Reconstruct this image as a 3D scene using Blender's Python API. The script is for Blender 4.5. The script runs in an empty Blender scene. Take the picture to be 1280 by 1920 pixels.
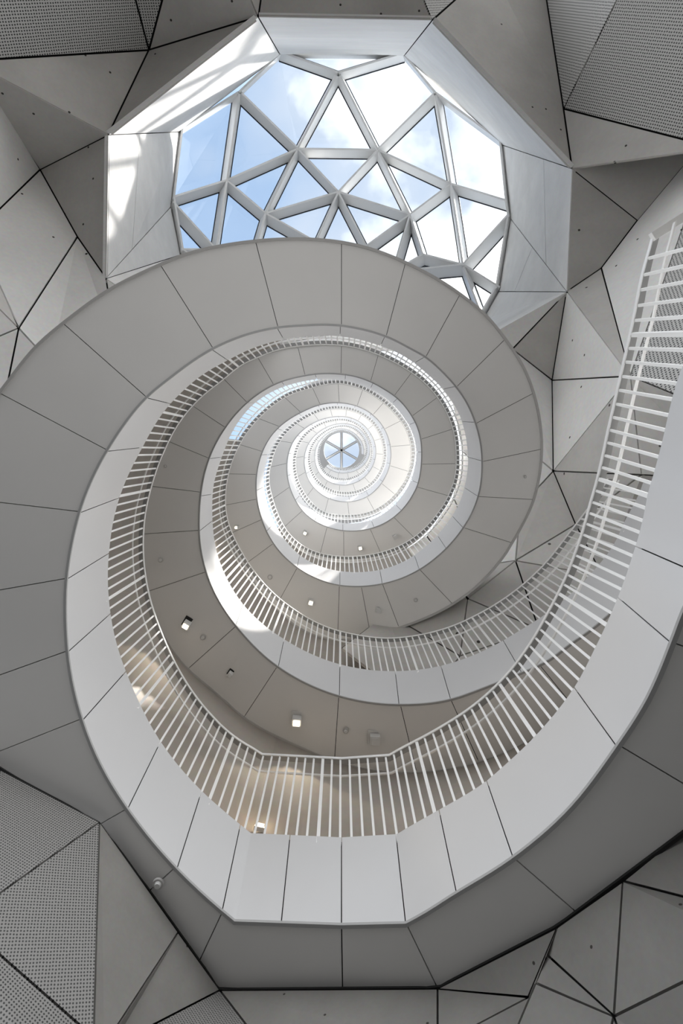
import bpy, bmesh, math, random
from mathutils import Vector, Matrix
random.seed(7)

# ------------------------------------------------------------------ camera, world, sun, exposure
SC = bpy.context.scene
COL = SC.collection
F = 1000.0                     # focal length in pixels of a 1280 x 1920 frame
CU, CV = 640.0, 845.0          # where the plumb line through the camera meets the frame
cam_data = bpy.data.cameras.new('camera')
cam = bpy.data.objects.new('camera', cam_data)
COL.objects.link(cam)
cam.location = (0, 0, 0)
cam.rotation_euler = (math.pi, 0, 0)          # looks straight up, image up = -Y
cam_data.sensor_fit = 'VERTICAL'
cam_data.sensor_height = 36.0
cam_data.sensor_width = 24.0
cam_data.lens = 36.0 * F / 1920.0
cam_data.shift_y = -(960.0 - CV) / 1920.0
cam_data.clip_start = 0.05
cam_data.clip_end = 500
SC.camera = cam

SC.view_settings.view_transform = 'Standard'
SC.view_settings.look = 'None'
SC.view_settings.gamma = 1.0
SC.view_settings.use_curve_mapping = False
SC.view_settings.exposure = 0.42
SC.cycles.use_denoising = True
SC.cycles.max_bounces = 8
SC.cycles.adaptive_threshold = 0.02
SC.cycles.diffuse_bounces = 5
SC.cycles.transparent_max_bounces = 16
SC.cycles.sample_clamp_indirect = 6.0

SKY = 3.1
SUN_DIR = Vector((0.50, -0.44, 0.75)).normalized()    # towards the sun
SUN_POWER = 10.0

world = bpy.data.worlds.new('sky')
SC.world = world
world.use_nodes = True
nt = world.node_tree
nt.nodes.clear()
def wn(t, **kw):
    n = nt.nodes.new(t)
    for k, v in kw.items():
        setattr(n, k, v)
    return n
tc = wn('ShaderNodeTexCoord')
sep = wn('ShaderNodeSeparateXYZ')
nt.links.new(tc.outputs['Generated'], sep.inputs[0])
# clouds: noise on the direction, denser towards the sun's side of the sky
noise = wn('ShaderNodeTexNoise')
noise.inputs['Scale'].default_value = 4.0
noise.inputs['Detail'].default_value = 6.0
noise.inputs['Roughness'].default_value = 0.48
nt.links.new(tc.outputs['Generated'], noise.inputs['Vector'])
dotn = wn('ShaderNodeVectorMath', operation='DOT_PRODUCT')
nt.links.new(tc.outputs['Generated'], dotn.inputs[0])
dotn.inputs[1].default_value = (0.92, 0.0, 0.0)
addn = wn('ShaderNodeMath', operation='MULTIPLY_ADD')
nt.links.new(dotn.outputs['Value'], addn.inputs[0])
addn.inputs[1].default_value = 0.95
nt.links.new(noise.outputs['Fac'], addn.inputs[2])
ramp = wn('ShaderNodeValToRGB')
ramp.color_ramp.elements[0].position = 0.26
ramp.color_ramp.elements[0].color = (0.135, 0.19, 0.275, 1)
ramp.color_ramp.elements[1].position = 0.82
ramp.color_ramp.elements[1].color = (1.0, 1.0, 1.0, 1)
mid_stop = ramp.color_ramp.elements.new(0.50)
mid_stop.color = (0.215, 0.25, 0.30, 1)
nt.links.new(addn.outputs[0], ramp.inputs[0])
bg = wn('ShaderNodeBackground')
bg.inputs['Strength'].default_value = SKY
haze = wn('ShaderNodeMapRange')          # pale haze towards the horizon
haze.inputs['From Min'].default_value = 0.10
haze.inputs['From Max'].default_value = 0.62
haze.interpolation_type = 'SMOOTHSTEP'
nt.links.new(sep.outputs['Z'], haze.inputs['Value'])
hmix = wn('ShaderNodeMix', data_type='RGBA')
hmix.inputs[6].default_value = (0.60, 0.605, 0.61, 1)
nt.links.new(haze.outputs[0], hmix.inputs[0])
nt.links.new(ramp.outputs[0], hmix.inputs[7])
nt.links.new(hmix.outputs[2], bg.inputs['Color'])
wo = wn('ShaderNodeOutputWorld')
nt.links.new(bg.outputs[0], wo.inputs['Surface'])

sun_data = bpy.data.lights.new('sun', 'SUN')
sun_data.energy = SUN_POWER
sun_data.angle = math.radians(2.2)
sun_data.color = (1.0, 0.95, 0.88)
sun = bpy.data.objects.new('sun', sun_data)
COL.objects.link(sun)
sun.rotation_euler = SUN_DIR.to_track_quat('Z', 'Y').to_euler()

# ------------------------------------------------------------------ helpers
def W(u, v, z):
    """point at height z on the sight line of frame position (u, v)"""
    return Vector(((u - CU) / F * z, (v - CV) / F * z, z))

def obj(name, me, mat=None, parent=None):
    o = bpy.data.objects.new(name, me)
    COL.objects.link(o)
    if mat is not None and len(me.materials) == 0:
        me.materials.append(mat)
    if parent is not None:
        o.parent = parent
    return o

def empty(name, loc=(0, 0, 0), parent=None):
    o = bpy.data.objects.new(name, None)
    COL.objects.link(o)
    o.location = loc
    o.empty_display_size = 0.2
    if parent is not None:
        o.parent = parent
    return o

def tag(o, label=None, cat=None, group=None, kind=None):
    if label: o['label'] = label
    if cat: o['category'] = cat
    if group: o['group'] = group
    if kind: o['kind'] = kind
    return o

def mesh(name, verts, faces, smooth=False):
    me = bpy.data.meshes.new(name)
    me.from_pydata([tuple(v) for v in verts], [], faces)
    bm = bmesh.new(); bm.from_mesh(me)
    bmesh.ops.recalc_face_normals(bm, faces=bm.faces)
    bm.to_mesh(me); bm.free()
    if smooth:
        for p in me.polygons: p.use_smooth = True
    me.update()
    return me

def newell(pts):
    n = Vector((0, 0, 0))
    for i, a in enumerate(pts):
        b = pts[(i + 1) % len(pts)]
        n += Vector(((a.y - b.y) * (a.z + b.z), (a.z - b.z) * (a.x + b.x), (a.x - b.x) * (a.y + b.y)))
    return n.normalized()

def inset(pts, d):
    """move every vertex of a polygon inwards by d, in its own plane"""
    n = newell(pts)
    out = []
    k = len(pts)
    for i in range(k):
        p0, p1, p2 = pts[i - 1], pts[i], pts[(i + 1) % k]
        e1 = (p1 - p0); e2 = (p2 - p1)
        if e1.length < 1e-6 or e2.length < 1e-6:
            out.append(p1.copy()); continue
        e1.normalize(); e2.normalize()
        n1 = n.cross(e1); n2 = n.cross(e2)
        b = n1 + n2
        den = 1.0 + n1.dot(n2)
        b = b * (d / max(den, 0.12))
        out.append(p1 + b)
    return out

def prism(pts, thick, away):
    """closed slab: the front is the polygon, the back lies 'thick' behind it on the side of 'away'"""
    n = newell(pts)
    if n.dot(away) < 0: n = -n
    k = len(pts)
    v = list(pts) + [p + n * thick for p in pts]
    f = [(0, i, i + 1) for i in range(1, k - 1)] + [(k, k + i + 1, k + i) for i in range(1, k - 1)]
    for i in range(k):
        j = (i + 1) % k
        f.append((i, i + k, j + k, j))
    return v, f

def beam_parts(a, b, w, d, up):
    t = (b - a).normalized()
    s = t.cross(up)
    if s.length < 1e-5: s = t.orthogonal()
    s.normalize()
    q = s.cross(t).normalized()
    vs = []
    for p in (a, b):
        for (i, j) in ((-1, -1), (1, -1), (1, 1), (-1, 1)):
            vs.append(p + s * (i * w / 2) + q * (j * d / 2))
    fs = [(0, 1, 2, 3), (7, 6, 5, 4), (0, 4, 5, 1), (1, 5, 6, 2), (2, 6, 7, 3), (3, 7, 4, 0)]
    return vs, fs

def beam(name, a, b, w, d, up, mat, parent):
    v, f = beam_parts(a, b, w, d, up)
    return obj(name, mesh(name, v, f), mat, parent)

# ------------------------------------------------------------------ materials
def mat_new(name):
    m = bpy.data.materials.new(name)
    m.use_nodes = True
    m.node_tree.nodes.clear()
    return m, m.node_tree

def paint(name, col, rough=0.5, spec=0.3, var=0.03, scale=1.2, bump=0.0, metallic=0.0):
    m, t = mat_new(name)
    out = t.nodes.new('ShaderNodeOutputMaterial')
    b = t.nodes.new('ShaderNodeBsdfPrincipled')
    t.links.new(b.outputs[0], out.inputs[0])
    b.inputs['Roughness'].default_value = rough
    b.inputs['Metallic'].default_value = metallic
    b.inputs['Specular IOR Level'].default_value = spec
    tcn = t.nodes.new('ShaderNodeTexCoord')
    nz = t.nodes.new('ShaderNodeTexNoise')
    nz.inputs['Scale'].default_value = scale
    nz.inputs['Detail'].default_value = 5
    t.links.new(tcn.outputs['Object'], nz.inputs['Vector'])
    r = t.nodes.new('ShaderNodeValToRGB')
    r.color_ramp.elements[0].position = 0.3
    r.color_ramp.elements[1].position = 0.7
    r.color_ramp.elements[0].color = tuple(c * (1 - var) for c in col) + (1,)
    r.color_ramp.elements[1].color = tuple(min(1, c * (1 + var)) for c in col) + (1,)
    t.links.new(nz.outputs['Fac'], r.inputs[0])
    t.links.new(r.outputs[0], b.inputs['Base Color'])
    if bump:
        bp = t.nodes.new('ShaderNodeBump')
        bp.inputs['Strength'].default_value = bump
        bp.inputs['Distance'].default_value = 0.01
        t.links.new(nz.outputs['Fac'], bp.inputs['Height'])
        t.links.new(bp.outputs[0], b.inputs['Normal'])
    return m

def concrete(name, col, holes=True, stretch=(1, 1, 1), hole_scale=1.0, var=0.10):
    m, t = mat_new(name)
    N = t.nodes; L = t.links
    out = N.new('ShaderNodeOutputMaterial')
    b = N.new('ShaderNodeBsdfPrincipled')
    L.new(b.outputs[0], out.inputs[0])
    b.inputs['Roughness'].default_value = 0.62
    b.inputs['Specular IOR Level'].default_value = 0.25
    tcn = N.new('ShaderNodeTexCoord')
    mp = N.new('ShaderNodeMapping'); mp.inputs['Scale'].default_value = stretch
    L.new(tcn.outputs['Object'], mp.inputs['Vector'])
    n1 = N.new('ShaderNodeTexNoise'); n1.inputs['Scale'].default_value = 0.7; n1.inputs['Detail'].default_value = 8; n1.inputs['Roughness'].default_value = 0.62
    n2 = N.new('ShaderNodeTexNoise'); n2.inputs['Scale'].default_value = 14; n2.inputs['Detail'].default_value = 4
    L.new(mp.outputs[0], n1.inputs['Vector']); L.new(mp.outputs[0], n2.inputs['Vector'])
    r = N.new('ShaderNodeValToRGB')
    r.color_ramp.elements[0].position = 0.32; r.color_ramp.elements[1].position = 0.68
    r.color_ramp.elements[0].color = tuple(c * (1 - var) for c in col) + (1,)
    r.color_ramp.elements[1].color = tuple(min(1, c * (1 + var)) for c in col) + (1,)
    L.new(n1.outputs['Fac'], r.inputs[0])
    mx = N.new('ShaderNodeMix'); mx.data_type = 'RGBA'; mx.blend_type = 'MULTIPLY'; mx.inputs[0].default_value = 0.18
    L.new(r.outputs[0], mx.inputs[6]); L.new(n2.outputs['Color'], mx.inputs[7])
    last = mx.outputs[2]
    if holes:                                   # tie holes of the formwork, sparse dark dots
        vo = N.new('ShaderNodeTexVoronoi'); vo.voronoi_dimensions = '2D'; vo.feature = 'F1'; vo.inputs['Scale'].default_value = hole_scale
        L.new(tcn.outputs['UV'], vo.inputs['Vector'])
        lt = N.new('ShaderNodeMath'); lt.operation = 'LESS_THAN'; lt.inputs[1].default_value = 0.02
        L.new(vo.outputs['Distance'], lt.inputs[0])
        m2 = N.new('ShaderNodeMix'); m2.data_type = 'RGBA'
        L.new(lt.outputs[0], m2.inputs[0]); L.new(last, m2.inputs[6]); m2.inputs[7].default_value = (0.05, 0.045, 0.04, 1)
        last = m2.outputs[2]
    L.new(last, b.inputs['Base Color'])
    bp = N.new('ShaderNodeBump'); bp.inputs['Strength'].default_value = 0.12; bp.inputs['Distance'].default_value = 0.02
    L.new(n1.outputs['Fac'], bp.inputs['Height']); L.new(bp.outputs[0], b.inputs['Normal'])
    return m

def perforated(name, col, pitch):
    m, t = mat_new(name)
    N = t.nodes; L = t.links
    out = N.new('ShaderNodeOutputMaterial')
    b = N.new('ShaderNodeBsdfPrincipled')
    L.new(b.outputs[0], out.inputs[0])
    b.inputs['Roughness'].default_value = 0.5
    tcn = N.new('ShaderNodeTexCoord')
    uvn = N.new('ShaderNodeVectorMath'); uvn.operation = 'SCALE'; uvn.inputs['Scale'].default_value = 1.0 / pitch
    L.new(tcn.outputs['UV'], uvn.inputs[0])
    vo = N.new('ShaderNodeTexVoronoi'); vo.voronoi_dimensions = '2D'; vo.feature = 'F1'
    vo.inputs['Scale'].default_value = 1.0; vo.inputs['Randomness'].default_value = 0.12
    L.new(uvn.outputs[0], vo.inputs['Vector'])
    rr = N.new('ShaderNodeValToRGB')
    rr.color_ramp.elements[0].position = 0.24; rr.color_ramp.elements[0].color = (0.03, 0.03, 0.03, 1)
    rr.color_ramp.elements[1].position = 0.33; rr.color_ramp.elements[1].color = col + (1,)
    L.new(vo.outputs['Distance'], rr.inputs[0])
    L.new(rr.outputs[0], b.inputs['Base Color'])
    return m

def emit(name, col, s):
    m, t = mat_new(name)
    out = t.nodes.new('ShaderNodeOutputMaterial')
    e = t.nodes.new('ShaderNodeEmission')
    e.inputs[0].default_value = col + (1,); e.inputs[1].default_value = s
    t.links.new(e.outputs[0], out.inputs[0])
    return m

def glass(name, tint):
    m, t = mat_new(name)
    out = t.nodes.new('ShaderNodeOutputMaterial')
    tr = t.nodes.new('ShaderNodeBsdfTransparent'); tr.inputs[0].default_value = tint + (1,)
    gl = t.nodes.new('ShaderNodeBsdfGlossy'); gl.inputs['Roughness'].default_value = 0.03
    gl.inputs['Color'].default_value = (0.9, 0.95, 1, 1)
    fr = t.nodes.new('ShaderNodeFresnel'); fr.inputs[0].default_value = 1.45
    mx = t.nodes.new('ShaderNodeMixShader')
    t.links.new(fr.outputs[0], mx.inputs[0]); t.links.new(tr.outputs[0], mx.inputs[1]); t.links.new(gl.outputs[0], mx.inputs[2])
    t.links.new(mx.outputs[0], out.inputs[0])
    return m

M_FASCIA = paint('white_fascia_paint', (0.67, 0.673, 0.682), 0.45, 0.3, 0.015)
M_SOFFIT = paint('pale_grey_soffit_paint', (0.84, 0.83, 0.815), 0.55, 0.2, 0.02)
M_LIP = paint('grey_edge_metal', (0.42, 0.42, 0.42), 0.5, 0.3, 0.03)
M_BAND = paint('pale_grey_edge_band', (0.55, 0.54, 0.53), 0.5, 0.3, 0.02)
M_CORE = paint('dark_joint', (0.035, 0.035, 0.035), 0.9, 0.1, 0.1)
M_DECK = paint('pale_deck_screed', (0.86, 0.85, 0.83), 0.7, 0.2, 0.05)
M_RAIL_SHADE = paint('rail_shade_grey', (0.34, 0.34, 0.335), 0.5, 0.3, 0.02)  # shade on the rail's underside put into the colour
M_RAIL = paint('white_rail_enamel', (0.91, 0.91, 0.90), 0.4, 0.35, 0.01)
M_WALL = concrete('beige_corridor_plaster', (0.46, 0.425, 0.385), False, (1, 1, 1), 1.0, 0.10)
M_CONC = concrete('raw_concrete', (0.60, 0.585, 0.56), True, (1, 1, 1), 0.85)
M_CONC_SHADE = concrete('raw_concrete_shaded', (0.28, 0.272, 0.257), True, (3, 3, 3), 2.6)  # same concrete, darkened: shade of the lower walls put into the colour
M_CONC_LIT = concrete('concrete_lit_tone', (0.88, 0.875, 0.86), True, (1, 1, 1), 0.85, 0.05)  # brightness of facets turned to the skylight, put into a paler colour
M_PERF = perforated('perforated_acoustic_sheet', (0.55, 0.545, 0.53), 0.05)
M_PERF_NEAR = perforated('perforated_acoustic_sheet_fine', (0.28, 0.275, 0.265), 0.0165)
M_REVEAL = concrete('whitewashed_board_marked_plaster', (0.92, 0.915, 0.905), False, (0.5, 2.5, 2.5), 1.0, 0.05)
M_FRAME = paint('white_aluminium', (0.90, 0.90, 0.895), 0.4, 0.4, 0.01)
M_GASKET = paint('black_gasket', (0.02, 0.025, 0.035), 0.6, 0.3, 0.02)
M_GLASS = glass('tinted_solar_glass', (0.89, 0.895, 0.90))
M_FLOOR = paint('dark_stone_floor', (0.018, 0.0178, 0.0175), 0.6, 0.3, 0.08, 0.6)
M_LAMP_BODY = paint('white_lamp_housing', (0.75, 0.75, 0.74), 0.45, 0.3, 0.01)
M_LAMP_DARK = paint('black_lamp_recess', (0.03, 0.03, 0.03), 0.6, 0.3, 0.01)
M_LAMP_GLOW = emit('warm_lamp_glow', (1.0, 0.86, 0.66), 6.0)
M_DETECT = paint('off_white_plastic', (0.55, 0.54, 0.53), 0.5, 0.3, 0.01)

# ------------------------------------------------------------------ curves of the two ramps
def ang(u, v):
    """degrees round the plumb line: 0 = +Y, 90 = -X, 180 = -Y, 270 = +X"""
    return math.degrees(math.atan2(-(u - CU), v - CV))

class Edge:
    """radius over angle (both as seen from the camera point), monotone cubic in log radius"""
    def __init__(self, pts, start):
        self.a = []; self.r = []
        prev = start
        for (u, v) in pts:
            a = ang(u, v)
            while a < prev - 180: a += 360
            while a > prev + 180: a -= 360
            if self.a and a <= self.a[-1] + 0.2:
                continue
            self.a.append(a); self.r.append(math.log(math.hypot(u - CU, v - CV)))
            prev = a
        n = len(self.a)
        d = [(self.r[i + 1] - self.r[i]) / (self.a[i + 1] - self.a[i]) for i in range(n - 1)]
        m = [d[0]] + [0] * (n - 2) + [d[-1]]
        for i in range(1, n - 1):
            if d[i - 1] * d[i] > 0:
                h0 = self.a[i] - self.a[i - 1]; h1 = self.a[i + 1] - self.a[i]
                w0 = 2 * h1 + h0; w1 = h1 + 2 * h0
                m[i] = (w0 + w1) / (w0 / d[i - 1] + w1 / d[i])
        self.m = m
        lo = self.a[0]; cnt = int(self.a[-1] - lo) + 1
        raw = [math.log(self.raw(lo + i)) for i in range(cnt + 1)]
        sm = []
        for i in range(cnt + 1):
            x = lo + i
            sg = 0.0 if x < 24 else (3.0 if x < 300 else (8.0 if x < 420 else 12.0))
            if sg == 0: sm.append(raw[i]); continue
            tot = acc = 0.0; w = int(2.5 * sg)
            for k in range(-w, w + 1):
                j = i + k
                if j < 0 or lo + j < 16: j = max(0, i - k) if 0 <= i - k <= cnt else i
                j = min(max(j, 0), cnt)
                g = math.exp(-k * k / (2 * sg * sg)); tot += g; acc += g * raw[j]
            sm.append(acc / tot)
        self.tab = sm; self.lo = lo
    def __call__(self, x):
        t = x - self.lo
        if t <= 24 - self.lo or t >= len(self.tab) - 1: return self.raw(x)
        i = int(t); u = t - i
        return math.exp(self.tab[i] * (1 - u) + self.tab[i + 1] * u)
    def raw(self, x):
        a, r, m = self.a, self.r, self.m
        if x <= a[0]: return math.exp(r[0] + m[0] * max(x - a[0], -40))
        if x >= a[-1]: return math.exp(r[-1])
        lo, hi = 0, len(a) - 1
        while hi - lo > 1:
            k = (lo + hi) // 2
            if a[k] <= x: lo = k
            else: hi = k
        h = a[hi] - a[lo]; t = (x - a[lo]) / h
        y = ((1 + 2 * t) * (1 - t) ** 2 * r[lo] + t * (1 - t) ** 2 * h * m[lo]
             + t * t * (3 - 2 * t) * r[hi] + t * t * (t - 1) * h * m[hi])
        return math.exp(y)

def line(p, q, n=12):
    return [(p[0] + (q[0] - p[0]) * i / n, p[1] + (q[1] - p[1]) * i / n) for i in range(1, n)]

A_B = ([(1520, 560), (1490, 700), (1440, 850), (1360, 1000), (1280, 1140), (1256, 1202), (1241, 1241), (1212, 1306), (1154, 1398), (1055, 1525), (960, 1606), (855, 1672), (790, 1713), (768, 1725), (760, 1729)]
       + line((760, 1729), (640, 1732)) + [(640, 1732)] + line((640, 1732), (440, 1725)) +
       [(440, 1725), (434, 1720), (417, 1706), (330, 1625), (240, 1515), (190, 1435), (155, 1347), (137, 1280), (128, 1215), (125, 1150), (127, 1080), (136, 1025), (151, 960),
        (176, 895), (203, 845), (236, 795), (276, 746), (321, 710), (401, 655), (446, 635), (521, 616), (575, 612), (640, 612.5), (681, 620), (721, 632),
        (762, 652), (797, 671), (827, 697.5), (854, 727), (873.6, 756), (890, 795), (899, 829.5), (902, 866), (901, 895.6), (894, 934), (868.6, 988),
        (830, 1032), (788.5, 1066), (759, 1081), (714, 1094.6), (675.6, 1098), (637, 1098), (560, 1065), (520, 1030), (502, 1000), (490, 968), (480.6, 921),
        (482, 890), (490, 855.6), (507, 818), (534, 793), (571, 773), (596, 761), (627.5, 756.6), (659, 760), (690, 773), (712, 793), (727.5, 824),
        (732, 852.5), (726, 884), (709, 912), (684, 934), (649, 940), (615, 934), (587, 912), (573, 884), (571, 856), (577.5, 834), (593, 815), (615, 801),
        (640, 795), (665, 799), (687, 821), (693, 843), (687, 865), (668, 881), (646, 886), (621, 881), (605, 867), (600, 850)])
A_T = ([(1340, 560), (1300, 640), (1270, 711), (1255, 766), (1238, 840), (1226, 885), (1212, 935), (1191, 1024), (1158, 1120), (1120, 1205), (1076, 1289), (1015, 1367), (942, 1438), (912, 1464), (825, 1517), (765, 1551), (750, 1560), (743, 1564)]
       + line((743, 1564), (640, 1570)) + [(640, 1570)] + line((640, 1570), (470, 1562)) +
       [(470, 1562), (464, 1557), (425, 1525), (377, 1482), (300, 1390), (245, 1280), (218, 1207), (206, 1143), (202, 1081), (203, 1048), (206.6, 1017.5), (211, 983), (218.7, 949),
        (228, 921), (242, 887), (267, 840), (305, 774), (340, 736), (380, 702), (427, 676), (455, 661), (494, 646), (530, 637), (575, 631), (640, 631),
        (676.6, 637.6), (713, 649), (750, 664), (780, 684), (802.5, 703.6), (823, 722), (843, 748), (859, 772.7), (869.5, 803), (875.6, 840), (877.5, 866),
        (873, 901.6), (860, 946), (830, 990.6), (779.5, 1039.6), (729, 1065), (684.5, 1072), (640, 1071), (580, 1055), (545, 1025), (525, 1000), (507, 962),
        (495, 906), (498, 877)])
A_R = ([(1226, 438), (1205, 515), (1188, 600), (1170, 680), (1155, 745), (1138, 820), (1120, 900), (1103, 960), (1085, 1020), (1060, 1085), (1030, 1145), (1000, 1198), (950, 1266), (890, 1322), (830, 1362), (760, 1400), (736, 1413), (729, 1417)]
       + line((729, 1417), (640, 1423)) + [(640, 1423)] + line((640, 1423), (491, 1415)) +
       [(491, 1415), (485, 1411), (440, 1383), (400, 1347), (345, 1275), (312, 1210), (297, 1172), (283, 1134), (274.5, 1095), (269.4, 1060), (267.7, 1017), (269, 987), (274, 949),
        (284, 911), (293, 880), (310, 840), (330, 800), (352, 770), (380, 741), (420.6, 710), (447, 687), (485.6, 669), (522, 655), (558.7, 648.7),
        (593, 646), (640, 647), (676.6, 653.8), (721, 670), (753.7, 687), (782, 705.6), (802.5, 724), (822.8, 748), (837, 772.6), (849, 803), (854, 829.5),
        (855, 860), (854, 890), (845, 919), (830, 949), (806, 979), (776.6, 1008), (738, 1028), (714, 1035), (678.6, 1042), (640, 1043), (620, 1041),
        (580, 1032), (550, 1011), (527, 980), (516.6, 949), (504.5, 906), (505.6, 877)])
B_B = [(1260, 1000), (1205, 1085), (1146, 1146), (1108, 1178.5), (1066, 1208), (1030, 1235), (959, 1267.6), (900, 1291), (845, 1310), (750, 1320), (635, 1303.5), (520, 1248), (445, 1175),
       (400, 1105), (377.5, 1030), (375, 960), (378.5, 920), (393, 860), (425, 800), (465, 755), (515, 722), (570, 706), (640, 703), (668, 707.7), (694, 717),
       (715, 728), (739.5, 744), (756, 760), (771, 781), (782, 803), (788, 827.5), (789, 843), (788.4, 871), (780.6, 912), (765, 940), (740, 968),
       (696, 990), (655.6, 995), (612, 987), (577.5, 968), (555.6, 940), (540, 896), (540, 859), (549, 827.5), (571, 805.6), (596, 790), (618, 784),
       (643, 782), (671, 790), (693, 812), (704, 846), (699, 871), (684, 893), (659, 907), (640, 909), (615, 902), (596, 880.6), (590.6, 855.6),
       (594.7, 834), (609, 816.6), (627.5, 806), (646, 804.7), (668, 816.6), (680.6, 837), (679, 859), (668, 876)]
B_T = [(1215, 870), (1200, 920), (1167, 985), (1152, 1018), (1108, 1075), (1030, 1146), (971, 1184), (900, 1223), (830, 1247.5), (740, 1258.5), (635, 1245), (530, 1197), (470, 1150),
       (430, 1095), (407.5, 1040), (398, 950), (400, 910), (415, 860), (438, 805), (475, 758), (515, 732), (565, 716), (640, 713), (685.7, 726), (727, 750),
       (753.7, 778.7), (770, 805), (778, 829.5), (780, 856), (777.5, 874), (765, 912), (740, 946), (705.6, 971), (646, 981), (609, 971), (571, 940), (549, 890)]
B_R = [(1150, 880), (1120, 930), (1090, 970), (1060, 1009), (1019, 1060), (959, 1113), (900, 1150), (840, 1177), (780, 1192), (730, 1197), (670, 1191), (610, 1175), (550, 1142), (500, 1100),
       (465, 1055), (442, 1015), (426, 975), (422.5, 925), (435, 865), (460, 815), (500, 770), (540, 742), (585, 727), (640, 719), (672.5, 727), (713, 750),
       (741.6, 776.7), (760, 803), (769, 829.5), (771, 858), (769, 869), (759, 898.6), (729, 937), (693, 959.5), (640, 964.5), (609, 962), (577.5, 937), (557, 898)]
A_O = [(1800, 700), (1760, 900), (1650, 1150), (1480, 1400), (1280, 1562)] + line((1280, 1562), (1045, 1737)) + [(1045, 1737)] + line((1045, 1737), (820, 1853)) + [(820, 1853)] + line((820, 1853), (412, 1856)) + \
      [(412, 1856)] + line((412, 1856), (187, 1541)) + [(187, 1541)] + line((187, 1541), (0, 1443)) + [(0, 1443), (-90, 1360), (-150, 1250), (-170, 1100), (-140, 950), (-70, 820), (0, 739), (75, 641), (120, 606), (200, 546), (300, 497), (340, 479),
       (390, 466), (480, 452), (565, 448), (640, 454), (690, 465), (760, 492), (805, 515), (862, 551), (910, 590), (948, 637), (980, 685), (1000, 735),
       (1012, 790), (1016, 840), (1012, 885), (1000, 940), (970, 1000), (910, 1085), (845, 1135), (747, 1176), (693, 1190), (640, 1200)]
B_O = [(1420, 950), (1330, 1080), (1240, 1190), (1130, 1300), (1030, 1370), (900, 1430), (740, 1450), (640, 1432), (560, 1401), (515, 1380), (455, 1345), (400, 1295), (345, 1250), (300, 1180), (272, 1090), (266, 1017), (273, 949),
       (292, 880), (329, 800), (379, 741), (446, 688), (521, 656), (593, 647), (640, 648)]

fAB, fAT, fAR = Edge(A_B, -110), Edge(A_T, -110), Edge(A_R, -120)
fBB, fBT, fBR = Edge(B_B, -75), Edge(B_T, -80), Edge(B_R, -80)
fAO, fBO = Edge(A_O, -100), Edge(B_O, -80)
Z0, PITCH, HF, HR = 3.2, 5.2, 0.70, 1.70

def per(a, vals):
    """value that repeats every turn: at 0, 90, 180 and 270 degrees"""
    a = a % 360.0 / 90.0
    i = int(a) % 4; t = a - int(a); t = t * t * (3 - 2 * t)
    return vals[i] * (1 - t) + vals[(i + 1) % 4] * t

def mix_after(f, g, a0, a1):
    def h(a):
        if a <= a0: return f(a)
        if a >= a1: return g(a)
        t = (a - a0) / (a1 - a0)
        return f(a) * (1 - t) + g(a) * t
    return h

class Ramp: pass
RA, RB = Ramp(), Ramp()
RA.z0, RA.a0, RA.a1 = Z0, -124.5, 1125.0
RB.z0, RB.a0, RB.a1 = Z0 + PITCH / 2, -84.0, 1000.0
RA.rB = fAB; RB.rB = fBB
RA.rT = mix_after(fAT, lambda a: fAB(a) * per(a, (0.90, 0.912, 0.94, 0.925)), 420, 440)
RB.rT = mix_after(fBT, lambda a: fBB(a) * per(a, (0.90, 0.912, 0.94, 0.925)), 370, 400)
RA.rR = mix_after(fAR, lambda a: fAB(a) * per(a, (0.81, 0.85, 0.89, 0.86)), 420, 440)
RB.rR = mix_after(fBR, lambda a: fBB(a) * per(a, (0.81, 0.85, 0.89, 0.86)), 370, 400)
RA.rO = mix_after(fAO, lambda a: max(RB.rR(a - 360) * per(a, (1.06, 1.03, 1.0, 1.0)), fAB(a) * 1.15), 352, 385)
RB.rO = mix_after(fBO, lambda a: max(RA.rR(a) * per(a, (1.06, 1.03, 1.0, 1.0)), fBB(a) * 1.15), 165, 178)
for R_ in (RA, RB):
    R_.z = (lambda R: lambda a: R.z0 + PITCH * a / 360.0)(R_)

def pol(a, r, z):
    t = math.radians(a)
    return Vector((-math.sin(t) * r / F * z, math.cos(t) * r / F * z, z))
def ptB(R, a, dz=0): return pol(a, R.rB(a), R.z(a)) + Vector((0, 0, dz))
def ptT(R, a): return pol(a, R.rT(a), R.z(a) + HF)
def ptR(R, a): return pol(a, R.rR(a), R.z(a) + HR)
def ptO(R, a, dz=0): return pol(a, R.rO(a), R.z(a)) + Vector((0, 0, dz))

def radial(a):
    t = math.radians(a)
    return Vector((-math.sin(t), math.cos(t), 0))

def strip_solid(rows, name, mat, parent, smooth=False, caps=True):
    """closed skin over a row of cross-sections (each a loop of points)"""
    k = len(rows[0]); v = [p for r in rows for p in r]; f = []
    for i in range(len(rows) - 1):
        for j in range(k):
            j2 = (j + 1) % k
            f.append((i * k + j, i * k + j2, (i + 1) * k + j2, (i + 1) * k + j))
    if caps:
        f.append(tuple(range(k))); f.append(tuple((len(rows) - 1) * k + j for j in range(k))[::-1])
    me = mesh(name, v, f)
    if smooth:
        for p in me.polygons: p.use_smooth = True
        me.set_sharp_from_angle(angle=math.radians(35))
    return obj(name, me, mat, parent)

KINKS = [ang(760, 1729), ang(440, 1725), ang(743, 1564), ang(470, 1562), ang(729, 1417), ang(491, 1415)]
def frange(a, b, step):
    n = max(1, int(math.ceil(abs(b - a) / step)))
    out = [a + (b - a) * i / n for i in range(n + 1)]
    out += [k for k in KINKS if a + 0.05 < k < b - 0.05 and min(abs(k - x) for x in out) > 0.05]
    return sorted(out)

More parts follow.
